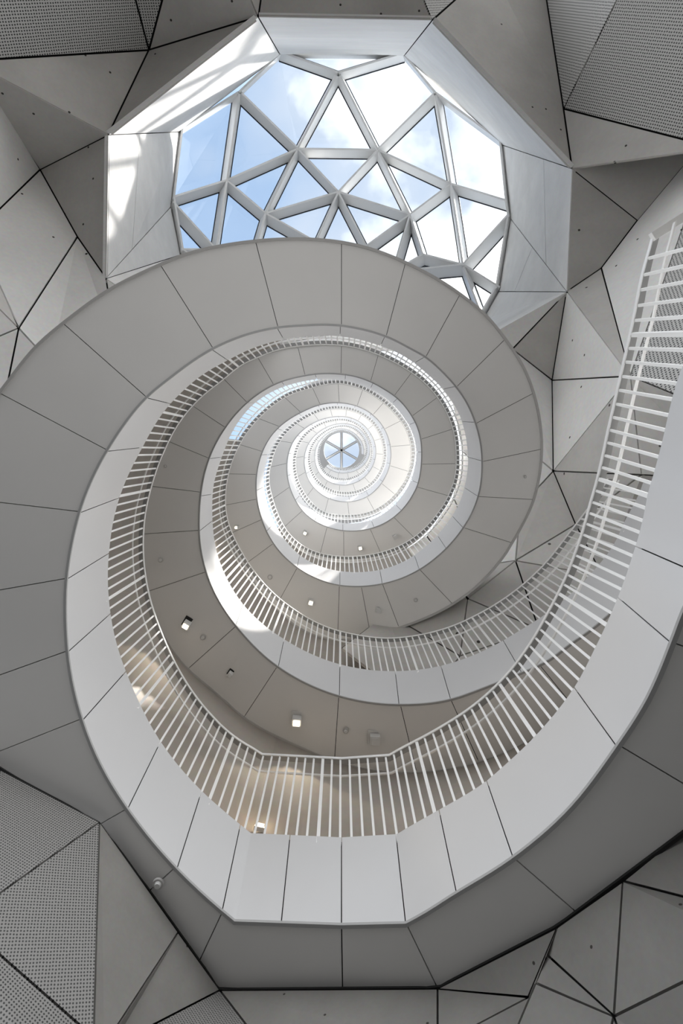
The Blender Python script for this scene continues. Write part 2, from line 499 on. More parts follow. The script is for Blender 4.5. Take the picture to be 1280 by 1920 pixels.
def unwrap_list(pairs, start):
    out = []; prev = start
    for (p, q) in pairs:
        a = ang(*p)
        while a < prev - 180: a += 360
        while a > prev + 180: a -= 360
        b = ang(*q)
        while b < a - 180: b += 360
        while b > a + 180: b -= 360
        out.append((a, b)); prev = a
    return out

SEAM_SOFFIT_A = [((1256, 1203), (1430, 1250)), ((1157, 1396), (1280, 1445)), ((960, 1606), (1080, 1710)), ((760, 1729), (820, 1853)), ((640, 1732), (642, 1853)), ((418, 1708), (375, 1797)), ((330, 1625), (283, 1663)),
    ((240, 1515), (187, 1541)), ((155, 1347), (0, 1395)), ((128, 1220), (0, 1235)), ((125, 1085), (0, 1075)), ((150, 960), (0, 913)), ((202, 845), (0, 737)),
    ((275, 746), (120, 607)), ((399, 654), (304, 500)), ((520, 613), (480, 455)), ((640, 611), (640, 458)), ((723, 633), (760, 492)), ((797, 671), (862, 552)),
    ((854, 727), (945, 637)), ((890, 795), (1000, 737)), ((902, 866), (1012, 842)), ((895, 931), (998, 936)), ((869, 990), (960, 1018)), ((787, 1069), (848, 1132)),
    ((717, 1096), (747, 1174)), ((677, 1099), (693, 1181)), ((636, 1099), (633, 1180)), ((557, 1065), (522, 1125)), ((512, 1020), (460, 1055)), ((490, 975), (435, 996)),
    ((480, 937), (425, 944)), ((480, 890), (430, 887)), ((490, 847), (445, 832))]
SEAM_SOFFIT_B = [((1010, 1245), (1060, 1310)), ((845, 1312), (857, 1337)), ((750, 1320), (767, 1390)), ((635, 1304), (627, 1420)), ((520, 1250), (456, 1347)), ((442, 1175), (352, 1254)), ((387, 1072), (278, 1108)),
    ((375, 994), (270, 1000)), ((375, 924), (285, 911)), ((392, 860), (315, 827)), ((422, 802), (365, 762)), ((465, 756), (420, 710)), ((515, 724), (485, 672)),
    ((572, 705), (558, 650)), ((639, 702), (640, 649)), ((694, 717), (709, 665)), ((738, 743), (771, 699)), ((771, 781), (818, 746)), ((788, 824), (845, 805)),
    ((790, 870.6), (853, 869)), ((780.6, 913), (842, 930)), ((738, 970), (776, 1007)), ((693, 990), (714, 1037)), ((644, 995.6), (644, 1038)), ((613, 988), (602, 1027)), ((566, 959), (534, 984))]
SEAM_FASCIA_A = [((1330, 1083), (1191, 1024)), ((1253, 1202), (1158, 1120)), ((1152, 1395), (1075, 1288)), ((960, 1604), (912, 1464)), ((855, 1672), (823, 1520)), ((760, 1729), (742, 1564)), ((640, 1732), (640, 1570)),
    ((527, 1730), (543, 1571)), ((417, 1705), (450, 1548)), ((335, 1620), (377, 1485)), ((240, 1515), (300, 1392)), ((160, 1345), (233, 1262)), ((130, 1220), (205, 1152)),
    ((127, 1085), (205, 1037)), ((155, 960), (220, 934)), ((207, 846), (265, 839)), ((282, 748), (320, 757)), ((402, 659), (425, 674)), ((521, 618), (531, 634.5)),
    ((638, 614), (637, 629)), ((720, 634), (713, 648)), ((792, 673), (776, 681)), ((845, 729), (830, 729)), ((884, 793), (866, 790)), ((900, 864), (878, 857)),
    ((889, 928), (873, 915)), ((866, 988), (852, 970)), ((834, 1026), (827, 1010)), ((785, 1066), (778, 1043)), ((716, 1093), (712, 1069)), ((637, 1097), (637, 1072)), ((557, 1062), (562, 1040))]
SEAM_FASCIA_B = [((964, 1244), (944, 1202)), ((842, 1305), (827, 1250)), ((747, 1317), (741, 1260)), ((636, 1300), (637, 1247)), ((523, 1245), (532, 1200)), ((445, 1167), (459, 1127)), ((378, 993), (399, 976)),
    ((376, 930), (400, 926)), ((393, 860), (418, 857)), ((465, 756), (480, 755))]

def extend(seams, a_end, step):
    last = seams[-1][0] + step
    while last < a_end - 8:
        seams.append((last, last)); last += step
    return seams

def between(p, d, a0, a1, b0, b1, s):
    return a0 + (a1 - a0) * s, b0 + (b1 - b0) * s

def lean(R, a):
    if R is not RA or a > -64: return 0.0
    return 4.0 * min(1.0, (-64 - a) / 34.0)

def build_ramp(R, name, label, s_soffit, s_fascia, start):
    root = empty(name, (0, 0, 0))
    tag(root, label, 'spiral ramp')
    A0, A1 = R.a0, R.a1
    GAP = 0.0075
    # core of the slab: dark in the joints, behind every panel
    rows = []
    for a in frange(A0, A1, 3.0):
        b, o = ptB(R, a), ptO(R, a)
        t = ptT(R, a); rad = radial(a)
        rows.append([b + rad * 0.03 + Vector((0, 0, 0.03)), o - rad * 0.01 + Vector((0, 0, 0.03)), o - rad * 0.01 + Vector((0, 0, 0.55)), t + rad * 0.08 - Vector((0, 0, 0.12)), t + rad * 0.08 - Vector((0, 0, 0.012)), t + rad * 0.029 - Vector((0, 0, 0.012))])
    core = strip_solid(rows, 'deck_core', M_CORE, root)
    # walking surface
    rows = []
    for a in frange(A0, A1, 3.0):
        o = ptO(R, a); t = ptT(R, a); rad = radial(a)
        p = t + rad * 0.082 - Vector((0, 0, 0.115)); q = o + Vector((0, 0, 0.56))
        rows.append([p, q, q + Vector((0, 0, 0.04)), p + Vector((0, 0, 0.04))])
    strip_solid(rows, 'deck_floor', M_DECK, root)
    # outer edge: a dark shadow gap where the soffit meets the hall's walls, a pale band where it hangs free
    for (e0, e1, nm, mt, w_in, w_out) in ((A0, 60.0, 'shadow_gap', M_CORE, 0.014, 0.006), (60.0, A1, 'outer_edge_band', M_BAND, 0.02, 0.012)) if R is RA else ((A0, A1, 'outer_edge_band', M_BAND, 0.02, 0.012),):
        rows = []
        for a in frange(e0, e1, 1.5):
            o = ptO(R, a); rad = radial(a)
            rows.append([o - rad * w_in - Vector((0, 0, 0.012)), o + rad * w_out - Vector((0, 0, 0.012)), o + rad * w_out + Vector((0, 0, 0.62)), o - rad * 0.008 + Vector((0, 0, 0.62))])
        strip_solid(rows, nm, mt, root, True)
    # inner drip edge between the soffit and the fascia
    rows = []
    for a in frange(A0, A1, 1.5):
        b = ptB(R, a); rad = radial(a); wd = 0.021 if b.z < 5 else max(0.012, 0.021 - 0.003 * (b.z - 5))
        rows.append([b - rad * 0.002 - Vector((0, 0, 0.012)), b + rad * wd - Vector((0, 0, 0.012)), b + rad * wd + Vector((0, 0, 0.03)), b - rad * 0.002 + Vector((0, 0, 0.005))])
    strip_solid(rows, 'drip_edge', M_LIP, root, True)
    # soffit panels
    seams = extend(unwrap_list(s_soffit, start), A1, 22.0)
    seams = [(A0, A0)] + [s for s in seams if A0 + 3 < s[0] < A1 - 3] + [(A1, A1)]
    for i in range(len(seams) - 1):
        (a0, b0), (a1, b1) = seams[i], seams[i + 1]
        rows = []
        samples = frange(a0, a1, 2.5)
        n = len(samples) - 1
        for x_ in samples:
            s = (x_ - a0) / (a1 - a0)
            p = ptB(R, a0 + (a1 - a0) * s); q = ptO(R, b0 + (b1 - b0) * s)
            d = (q - p).normalized()
            rows.append([p + d * 0.022, q - d * 0.012])
        # recess the two ends for the joint
        for end, nb in ((0, 1), (n, n - 1)):
            for j in (0, 1):
                e = rows[nb][j] - rows[end][j]
                rows[end][j] = rows[end][j] + e.normalized() * (GAP / 2)
        up = Vector((0, 0, 0.028))
        strip_solid([[r[0], r[1], r[1] + up, r[0] + up] for r in rows], 'soffit_panel', M_SOFFIT, root, True)
    # fascia panels
    seams = extend(unwrap_list(s_fascia, start), A1, 22.0)
    seams = [(A0, A0)] + [s for s in seams if A0 + 3 < s[0] < A1 - 3] + [(A1, A1)]
    for i in range(len(seams) - 1):
        (a0, b0), (a1, b1) = seams[i], seams[i + 1]
        rows = []
        samples = frange(a0, a1, 2.0)
        n = len(samples) - 1
        for x_ in samples:
            s = (x_ - a0) / (a1 - a0)
            aa = a0 + (a1 - a0) * s
            p = ptB(R, aa, 0.004); q = ptT(R, b0 + (b1 - b0) * s)
            rows.append([p, q, radial(aa)])
        for end, nb in ((0, 1), (n, n - 1)):
            for j in (0, 1):
                e = rows[nb][j] - rows[end][j]
                rows[end][j] = rows[end][j] + e.normalized() * (GAP / 2)
        strip_solid([[r[0], r[1], r[1] + r[2] * 0.03, r[0] + r[2] * 0.03] for r in rows], 'fascia_panel', M_FASCIA, root, True)
    # top rail: flat bar lying outside the line of balusters
    rows = []
    ra0 = A0
    for a in frange(ra0, A1, 1.5):
        p = ptR(R, a); rad = radial(a)
        rows.append([p + rad * 0.004, p + rad * 0.052, p + rad * 0.052 + Vector((0, 0, 0.018)), p + rad * 0.004 + Vector((0, 0, 0.018))])
    top = strip_solid(rows, 'top_rail', M_RAIL_SHADE, root, True)
    rows = [[q[0] - radial(0) * 0 - (q[1] - q[0]) * 0.16 - Vector((0, 0, 0.004)), q[0] - Vector((0, 0, 0.004)), q[3] + Vector((0, 0, 0.006)), q[3] - (q[1] - q[0]) * 0.16 + Vector((0, 0, 0.006))] for q in rows]
    strip_solid(rows, 'rail_lit_edge', M_RAIL, top, True)  # white strip standing in for the rail's lit inner edge
    if R is RA:                                # the rail turns outwards at its lower end
        e = ptR(R, A0); d_ = (W(1300, 395, e.z + 0.02) - e).normalized()
        beam('rail_return', e - d_ * 0.01, e + d_ * 0.5, 0.05, 0.03, Vector((0, 0, 1)), M_RAIL, top)
    # handrail tube a hand below, on the walking side
    rows = []
    for a in frange(ra0, A1, 1.5):
        t, p = ptT(R, a), ptR(R, a); rad = radial(a)
        c = t.lerp(p, 0.86) + rad * 0.075
        rows.append([c + rad * (0.012 * math.cos(x)) + Vector((0, 0, 0.012 * math.sin(x))) for x in [k * math.pi / 3 for k in range(6)]])
    strip_solid(rows, 'handrail', M_RAIL, root, True)
    # balusters, evenly spaced along the rail, every tenth one a stronger post
    bar = bpy.data.meshes.get('baluster_bar')
    if bar is None:
        v, f = beam_parts(Vector((0, 0, 0)), Vector((0, 0, 1)), 0.0175, 0.010, Vector((0, 1, 0)))
        bar = mesh('baluster_bar', v, f); bar.materials.append(M_RAIL)
        v, f = beam_parts(Vector((0, 0, 0)), Vector((0, 0, 1)), 0.026, 0.018, Vector((0, 1, 0)))
        post = mesh('baluster_post', v, f); post.materials.append(M_RAIL)
    post = bpy.data.meshes['baluster_post']
    acc = 0.0; prev = None; count = 0; rest_v = []; rest_f = []
    a = A0 + 0.5
    while a < A1 - 0.5:
        m = ptT(R, a).lerp(ptR(R, a), 0.4)
        if prev is not None: acc += (m - prev).length
        prev = m
        if acc >= 0.086:
            acc -= 0.086
            rad = radial(a)
            p = ptT(R, a + lean(R, a)) + rad * 0.012 - Vector((0, 0, 0.06)); q = ptR(R, a) + rad * 0.012 + Vector((0, 0, 0.004))
            zax = (q - p); ln = zax.length; zax.normalize()
            xax = rad.cross(zax).normalized(); yax = zax.cross(xax)
            Mx = Matrix(((xax.x, yax.x, zax.x * ln, p.x), (xax.y, yax.y, zax.y * ln, p.y), (xax.z, yax.z, zax.z * ln, p.z), (0, 0, 0, 1)))
            is_post = count % 11 == 5
            if count < 295:
                o = bpy.data.objects.new('post' if is_post else 'baluster', post if is_post else bar)
                COL.objects.link(o); o.parent = top; o.matrix_world = Mx
                o.matrix_parent_inverse = Matrix.Identity(4); o.matrix_basis = Mx
            else:
                k = len(rest_v)
                rest_v += [Mx @ x.co for x in bar.vertices]
                rest_f += [tuple(i + k for i in pl.vertices) for pl in bar.polygons]
            count += 1
        a += 0.12
    if rest_v:
        r = obj('distant_balusters', mesh('distant_balusters', rest_v, rest_f), M_RAIL, root)
        r['kind'] = 'stuff'
    return root

# ------------------------------------------------------------------ large structure
fl = obj('floor', mesh('floor', [(-90, -90, -1.8), (90, -90, -1.8), (90, 90, -1.8), (-90, 90, -1.8), (-90, -90, -1.6), (90, -90, -1.6), (90, 90, -1.6), (-90, 90, -1.6)],
                       [(0, 1, 2, 3), (4, 5, 6, 7), (0, 1, 5, 4), (1, 2, 6, 5), (2, 3, 7, 6), (3, 0, 4, 7)]), M_FLOOR)
fl['kind'] = 'structure'

# faceted concrete: named points = (u, v, height)
V = {
 # skylight opening, lower rim
 'O1': (484, 32, 11.4), 'O2': (810, 38, 11.4), 'O3': (1072, 316, 11.2), 'O4': (1062, 547, 11.0), 'O7': (199, 522, 11.0), 'O8': (203, 253, 11.2),
 'O5': (880, 650, 11.2), 'O6': (390, 655, 11.2),
 # skylight opening, upper rim
 'I1': (525, 103, 17.3), 'I2': (757, 105, 17.3), 'I3': (942, 272, 17.3), 'I4': (957, 410, 17.3), 'I5': (935, 547, 17.3), 'I5b': (905, 600, 17.3), 'I5c': (770, 640, 17.3),
 'I6': (500, 610, 17.3), 'I6b': (338, 478, 17.3), 'I7': (320, 388, 17.3), 'I8': (337, 247, 17.3),
 # upper left
 'a00': (-60, -60, 9.6), 'a01': (238, -60, 10.6), 'a02': (320, -60, 10.8), 'a03': (445, -60, 11.2), 'a04': (497, -60, 11.2),
 'v1': (279, 94, 11.9), 'v2': (-60, 114, 9.7), 'v6': (75, 318, 11.9), 'v7': (-60, 96, 9.6), 'v7b': (-60, 150, 9.6), 'v8': (-60, 450, 9.3), 'v9': (145, 444, 11.2), 'v10': (35, 615, 9.3),
 'v11': (-60, 400, 9.2), 'v12': (-60, 520, 9.0), 'v13': (-60, 655, 8.8), 'v14': (10, 740, 9.0), 'v15': (95, 680, 9.5), 'v16': (215, 640, 10.4), 'v17': (-60, 800, 8.2),
 # upper right
 'b00': (770, -60, 11.2), 'b01': (920, -60, 11.2), 'b02': (1015, -60, 10.8), 'b03': (1185, -60, 10.2), 'b04': (1340, -60, 9.4),
 'r3': (1056, 204, 11.7), 'b05': (1340, 277, 9.4), 'b06': (1340, 262, 9.6), 'b07': (1340, 245, 9.4), 'r4': (1195, 413, 10.9), 'r5': (1127, 503, 10.8), 'b08': (1340, 240, 8.8),
 'b09': (1280, 425, 8.4), 'r6': (1181, 705, 8.1), 'b10': (1340, 560, 7.6), 'b11': (1340, 770, 6.8), 'n7': (1035, 713, 11.2), 'h1': (960, 655, 11.2), 'h2': (985, 840, 10.2),
 'n8': (1037, 883, 9.7), 'r7': (1202, 890, 7.1), 'b12': (1360, 900, 6.5), 'n8b': (1079, 983, 8.7), 'h3': (975, 950, 9.2), 'n9': (966, 1051, 8.3), 'h4': (905, 1060, 8.6),
 'n10': (876, 1122, 8.0), 'n11': (1010, 1180, 7.4), 'n12': (1130, 1080, 7.6), 'b13': (1300, 1060, 7.0), 'n13': (862, 1230, 7.2), 'n14': (725, 1150, 8.6),
 'n15': (640, 1215, 7.6), 'n16': (790, 1330, 6.3), 'n17': (1120, 1260, 6.2),
 # lower left
 'w0': (0, 1443, 3.80), 'w1': (187, 1541, 3.60), 'w2': (334, 1748, 3.42), 'w3': (412, 1857, 3.34), 'c0': (-120, 1378, 3.95),
 'c3': (176, 1945, 2.6), 'c8': (196, 1960, 2.62), 'c9': (213, 1960, 2.72), 'c10': (491, 1960, 2.92),
 'c12': (-73, 1726, 2.72), 'c20': (100, 2060, 2.3), 'c21': (-150, 2050, 2.15),
 # lower right
 's1': (1500, 1372, 2.42), 's2': (1690, 1075, 2.16), 's3': (1780, 790, 1.97), 't1': (1640, 1640, 1.75), 't2': (1950, 1250, 1.45), 't3': (2050, 760, 1.3),
 'q1': (820, 1854, 3.02), 'q2': (1045, 1738, 2.80), 'q3': (990, 1870, 2.72), 'q4': (1150, 1905, 2.34), 'q5': (1167, 1652, 2.68), 'q6': (1420, 1717, 2.25), 'q7': (1420, 1772, 2.1), 'q8': (1322, 1526, 2.6),
 'q9': (1025, 1790, 2.72), 'q10': (1004, 1843, 2.66), 'q11': (820, 1960, 2.65), 'q12': (1110, 2090, 2.1), 'q13': (1210, 2090, 2.0), 'q14': (1420, 2090, 1.9), 'q15': (900, 2090, 2.3),
}
P3 = {k: W(*c) for k, c in V.items()}
def flat(t, a, b, c):
    """bring point t, along its own bearing from the hall's centre, into the plane of a, b and c"""
    n = (P3[b] - P3[a]).cross(P3[c] - P3[a])
    k = n.dot(P3[a]) / n.dot(P3[t])
    z0 = P3[t].z
    k = min(max(k, 0.82), 1.18)
    P3[t] = P3[t] * k
for q in ('a00 a01 v1 v2', 'b04 b03 b05 r3', 'v9 O8 O7 v6', 'v8 v6 v9 v10', 'v11 v6 v9 v10', 'r5 O3 r4 O4', 'b08 r4 r6 r5', 'b09 r4 r6 r5', 'b11 b09 b10 r6',
          'b01 r3 O3 O2', 'b02 r3 O3 O2', 'a03 O1 v1 a02', 'b00 a04 O1 O2', 'q9 q2 q5 q4'):
    flat(*q.split())

ceiling = empty('ceiling'); ceiling['kind'] = 'structure'
ceiling['label'] = 'faceted concrete ceiling around the large skylight'
wall_l = empty('wall_left'); wall_l['kind'] = 'structure'
wall_r = empty('wall_right'); wall_r['kind'] = 'structure'
backing = {}
def poly_mesh_uv(name, v, f, pts):
    me = mesh(name, v, f)
    n = newell(pts); e = (pts[1] - pts[0]).normalized(); g = n.cross(e)
    uv = me.uv_layers.new(name='UVMap')
    for l in me.loops:
        c = me.vertices[l.vertex_index].co
        uv.data[l.index].uv = (c.dot(e), c.dot(g))
    return me
def panel(keys, mat, parent, name='concrete_panel', gap=0.032, thick=0.06):
    pts = [P3[k] for k in keys]
    away = sum(pts, Vector((0, 0, 0))) / len(pts)
    g = gap * (away.length / 12.0) if away.length > 6 else gap * 0.36
    ins = inset(pts, g / 2)
    v, f = prism(ins, thick * min(1, away.length / 10), away)
    o = obj(name, poly_mesh_uv(name, v, f, pts), mat, parent)
    n = newell(pts)
    if n.dot(away) < 0: n = -n
    backing.setdefault(parent.name, (parent, [], []))
    _, bv, bf = backing[parent.name]
    k = len(bv)
    bv.extend([p * 1.014 for p in pts]); bf.extend([(k, k + i, k + i + 1) for i in range(1, len(pts) - 1)])
    return o

C, C_LIT, PF = M_CONC, M_CONC_LIT, M_PERF
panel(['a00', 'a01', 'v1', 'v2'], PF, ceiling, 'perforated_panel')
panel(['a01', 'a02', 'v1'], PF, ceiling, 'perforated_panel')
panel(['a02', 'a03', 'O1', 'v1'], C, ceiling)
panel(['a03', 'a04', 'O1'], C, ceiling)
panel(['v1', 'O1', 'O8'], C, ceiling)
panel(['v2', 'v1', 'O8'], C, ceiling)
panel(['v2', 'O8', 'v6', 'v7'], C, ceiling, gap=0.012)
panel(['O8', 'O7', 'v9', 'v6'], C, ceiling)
panel(['v7', 'v6', 'v8'], C_LIT, ceiling)
panel(['v8', 'v6', 'v9', 'v10', 'v11'], C_LIT, ceiling)
panel(['v9', 'O7', 'v16', 'v15', 'v10'], C_LIT, ceiling)
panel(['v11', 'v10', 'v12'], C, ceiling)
panel(['v12', 'v10', 'v13'], C_LIT, ceiling)
panel(['v13', 'v10', 'v14', 'v17'], C_LIT, ceiling)
panel(['v10', 'v15', 'v14'], C_LIT, ceiling)
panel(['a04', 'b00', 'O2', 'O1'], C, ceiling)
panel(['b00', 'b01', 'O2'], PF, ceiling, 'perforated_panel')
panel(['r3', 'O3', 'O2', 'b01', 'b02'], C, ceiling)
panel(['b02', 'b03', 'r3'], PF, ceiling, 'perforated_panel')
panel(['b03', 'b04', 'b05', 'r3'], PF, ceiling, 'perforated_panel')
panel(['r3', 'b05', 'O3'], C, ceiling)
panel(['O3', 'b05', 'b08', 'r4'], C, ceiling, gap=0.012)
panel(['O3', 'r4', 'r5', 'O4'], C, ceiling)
panel(['r4', 'b08', 'b09', 'r6', 'r5'], C_LIT, ceiling)
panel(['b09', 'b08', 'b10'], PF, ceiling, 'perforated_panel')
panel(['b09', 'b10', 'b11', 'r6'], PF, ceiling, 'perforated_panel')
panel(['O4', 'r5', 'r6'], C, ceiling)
panel(['O4', 'r6', 'n7'], C_LIT, ceiling)
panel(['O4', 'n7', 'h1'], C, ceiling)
panel(['h1', 'n7', 'n8', 'h2'], C_LIT, ceiling)
panel(['n7', 'r6', 'n8'], C_LIT, ceiling)
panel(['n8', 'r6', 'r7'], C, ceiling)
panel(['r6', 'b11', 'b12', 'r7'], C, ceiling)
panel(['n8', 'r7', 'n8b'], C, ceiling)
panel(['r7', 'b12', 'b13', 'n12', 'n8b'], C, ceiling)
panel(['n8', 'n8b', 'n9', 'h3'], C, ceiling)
panel(['h2', 'n8', 'h3'], C_LIT, ceiling)
panel(['h3', 'n9', 'h4'], C_LIT, ceiling)
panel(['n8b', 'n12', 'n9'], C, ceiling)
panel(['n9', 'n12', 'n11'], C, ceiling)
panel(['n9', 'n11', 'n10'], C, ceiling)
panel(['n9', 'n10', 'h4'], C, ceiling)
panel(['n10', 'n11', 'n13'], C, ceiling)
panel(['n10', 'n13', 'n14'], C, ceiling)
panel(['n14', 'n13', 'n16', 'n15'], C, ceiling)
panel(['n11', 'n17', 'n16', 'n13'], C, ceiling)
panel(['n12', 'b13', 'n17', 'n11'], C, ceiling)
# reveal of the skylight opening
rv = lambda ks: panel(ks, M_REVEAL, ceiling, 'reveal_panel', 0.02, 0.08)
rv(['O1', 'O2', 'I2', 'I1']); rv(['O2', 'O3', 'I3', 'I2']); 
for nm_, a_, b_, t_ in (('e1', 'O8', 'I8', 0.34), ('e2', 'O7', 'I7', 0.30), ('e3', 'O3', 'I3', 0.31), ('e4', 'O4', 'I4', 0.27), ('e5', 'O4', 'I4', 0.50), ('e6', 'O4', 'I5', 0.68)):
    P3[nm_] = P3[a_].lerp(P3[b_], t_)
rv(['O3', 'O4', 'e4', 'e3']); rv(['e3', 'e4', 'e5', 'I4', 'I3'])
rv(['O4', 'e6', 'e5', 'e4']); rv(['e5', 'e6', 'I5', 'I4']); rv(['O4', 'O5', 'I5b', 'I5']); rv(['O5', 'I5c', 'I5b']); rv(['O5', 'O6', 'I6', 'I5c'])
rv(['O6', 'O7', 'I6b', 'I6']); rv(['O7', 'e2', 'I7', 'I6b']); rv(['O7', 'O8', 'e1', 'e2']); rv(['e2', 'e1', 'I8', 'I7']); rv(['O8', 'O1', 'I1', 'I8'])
panel(['O4', 'h1', 'O5'], C_LIT, ceiling)
panel(['O6', 'v16', 'O7'], C_LIT, ceiling)

# unseen collar, added to keep sun from slipping in between the facets and the spiral
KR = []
for k_ in range(16):
    t_ = math.radians(k_ * 22.5); P3['k%d' % k_] = Vector((2.4 * math.cos(t_), 2.4 * math.sin(t_), 10.6))
for ks in (['O5', 'k13', 'k12'], ['O6', 'O5', 'k12'], ['O6', 'k12', 'k11'], ['v16', 'O6', 'k11', 'k10'], ['v15', 'v16', 'k10', 'k9'], ['O5', 'h1', 'k14', 'k13'], ['h1', 'h2', 'k15', 'k14'],
           ['h2', 'h3', 'k0', 'k15'], ['h3', 'h4', 'k1', 'k0'], ['h4', 'n10', 'k2', 'k1'], ['n10', 'n14', 'k3', 'k2']):
    panel(ks, C_LIT, ceiling)

PN = M_PERF_NEAR
lw = lambda ks, m, nm='concrete_panel': panel(ks, m, wall_l, nm)
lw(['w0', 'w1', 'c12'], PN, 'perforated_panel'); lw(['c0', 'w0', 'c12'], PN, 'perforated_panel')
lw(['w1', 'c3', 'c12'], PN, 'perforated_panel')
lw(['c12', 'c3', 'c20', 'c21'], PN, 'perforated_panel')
lw(['w1', 'w2', 'c8', 'c3'], M_CONC_SHADE)
lw(['w2', 'w3', 'c9', 'c8'], M_CONC_SHADE)
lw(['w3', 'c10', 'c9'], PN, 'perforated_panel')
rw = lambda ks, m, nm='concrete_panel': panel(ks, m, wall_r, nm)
rw(['w3', 'q1', 'q11', 'c10'], M_CONC_SHADE)
rw(['q1', 'q2', 'q3'], M_CONC_SHADE)
rw(['q1', 'q3', 'q11'], M_CONC_SHADE)
rw(['q2', 'q5', 'q4', 'q9'], M_CONC_SHADE)
rw(['q9', 'q4', 'q10'], M_CONC_SHADE)
rw(['q2', 'q9', 'q10', 'q3'], M_CONC_SHADE)
rw(['q10', 'q4', 'q12', 'q15'], M_CONC_SHADE); rw(['q3', 'q10', 'q15', 'q11'], M_CONC_SHADE)
rw(['q5', 'q6', 'q7', 'q4'], M_CONC_SHADE)
rw(['q5', 'q8', 'q6'], M_CONC_SHADE)
rw(['q4', 'q7', 'q14', 'q13'], M_CONC_SHADE); rw(['q4', 'q13', 'q12'], M_CONC_SHADE)
rw(['q8', 's1', 't1', 'q6'], M_CONC_SHADE); rw(['s1', 's2', 't2', 't1'], M_CONC_SHADE); rw(['s2', 's3', 't3', 't2'], M_CONC_SHADE); rw(['q6', 't1', 'q14', 'q7'], M_CONC_SHADE)
# plain wall below the facets, down to the floor
chain = ['c0', 'c12', 'c21', 'c20', 'c3', 'c8', 'c9', 'c10', 'q11', 'q15', 'q12', 'q13', 'q14', 't1', 't2', 't3']
for x, y in zip(chain, chain[1:]):
    side = wall_l if chain.index(x) < 7 else wall_r
    p, q = P3[x], P3[y]
    pts = [p, q, Vector((q.x, q.y, -1.6)), Vector((p.x, p.y, -1.6))]
    mid = (p + q) / 2; mid.z = 0
    v, f = prism(pts, 0.05, mid)
    obj('base_panel', poly_mesh_uv('base_panel', v, f, pts), M_CONC_SHADE, side)
for nm, (par, bv, bf) in backing.items():
    me = bpy.data.meshes.new('joint_backing'); me.from_pydata([tuple(p) for p in bv], [], bf); me.update()
    obj('joint_backing', me, M_CORE, par)

# corridor walls behind the balustrades, from one deck up to the soffit above
def corridor_wall(name, R, Rn, shift, a0, a1, step):
    root = empty(name); root['kind'] = 'structure'
    edges = frange(a0, a1, step)
    for i in range(len(edges) - 1):
        rows = []
        for a in frange(edges[i], edges[i + 1], 3.0):
            lo = ptO(R, a, 0.58); hi = ptO(Rn, a + shift, 0.02); rad = radial(a)
            rows.append([lo, hi, hi + rad * 0.06, lo + rad * 0.06])
        strip_solid(rows, 'plaster_panel', M_WALL, root, True)
    return root
corridor_wall('wall_corridor_lower', RA, RB, 0, -66, 150, 24)
corridor_wall('wall_corridor_upper', RB, RA, 360, -16, 96, 22)
corridor_wall('wall_corridor_top', RA, RB, 0, 326, 400, 18.5)

# ------------------------------------------------------------------ the two ramps
ramp_a = build_ramp(RA, 'spiral_ramp', 'wide white ramp sweeping round the front and climbing as the outermost turn of the spiral', SEAM_SOFFIT_A, SEAM_FASCIA_A, -70)
ramp_b = build_ramp(RB, 'spiral_ramp', 'second white ramp coiling up inside the outermost turn, with square spotlights underneath', SEAM_SOFFIT_B, SEAM_FASCIA_B, -45)

# ------------------------------------------------------------------ large skylight
def fin(name, a, b, w0, w1, d, up, mat, parent):
    """deep glazing bar, narrow at the room side and wide under the glass"""
    t = (b - a).normalized(); s_ = t.cross(up).normalized(); q_ = s_.cross(t).normalized()
    if q_.dot(up) < 0: q_ = -q_
    vs = []
    for p in (a, b):
        for (i, w, h) in ((-1, w0, -d + 0.1), (1, w0, -d + 0.1), (1, w1, 0.1), (-1, w1, 0.1)):
            vs.append(p + s_ * (i * w / 2) + q_ * h)
    return obj(name, mesh(name, vs, [(0, 1, 2, 3), (7, 6, 5, 4), (0, 4, 5, 1), (1, 5, 6, 2), (2, 6, 7, 3), (3, 7, 4, 0)]), mat, parent)

win = empty('window_1'); tag(win, 'large triangulated glass skylight with white bars above the spiral', None, None, 'structure')
DC = (640, 350)
def dome(u, v, rim=False):
    d2 = ((u - DC[0]) / 330.0) ** 2 + ((v - DC[1]) / 275.0) ** 2
    return W(u, v, 17.45 + (0.0 if rim else 1.8 * max(0.0, 1 - d2)))
D = {k: dome(*V[k][:2], True) for k in ('I1', 'I2', 'I3', 'I4', 'I5', 'I5b', 'I5c', 'I6', 'I6b', 'I7', 'I8')}
for k, (u, v) in dict(a=(634, 142), d=(557, 286), e=(709, 288), f=(422, 346), g=(634, 368), h=(848, 353), k=(496, 409), l=(770, 411), n=(871, 507), o=(795, 487),
                      r1=(591, 463), r2=(687, 471), r3=(738, 520), m=(402, 478), s=(475, 480)).items():
    D[k] = dome(u, v)
D['a'] = W(634, 142, 17.6); D['b'] = dome(446, 178, True); D['c'] = dome(819, 180, True); D['i'] = dome(321, 378, True); D['j'] = dome(953, 385, True); D['q'] = dome(957, 412, True)
bars = ['I1-a', 'I2-a', 'a-d', 'a-e', 'b-d', 'b-f', 'd-f', 'd-e', 'e-c', 'c-h', 'e-h', 'e-g', 'd-g', 'd-k', 'f-k', 'f-i', 'f-m', 'g-k', 'g-l', 'e-l', 'h-l', 'h-j', 'h-n', 'l-o', 'o-n',
        'n-q', 'n-I5', 'n-I5b', 'k-r1', 'g-r1', 'g-r2', 'l-r2', 'l-r3', 'o-r3', 'k-s', 'm-s', 'I7-m', 'm-I6b', 's-I6', 'r1-s', 'r1-I6', 'r1-r2', 'r2-r3', 'r2-I5c', 'r3-I5c', 'n-r3']
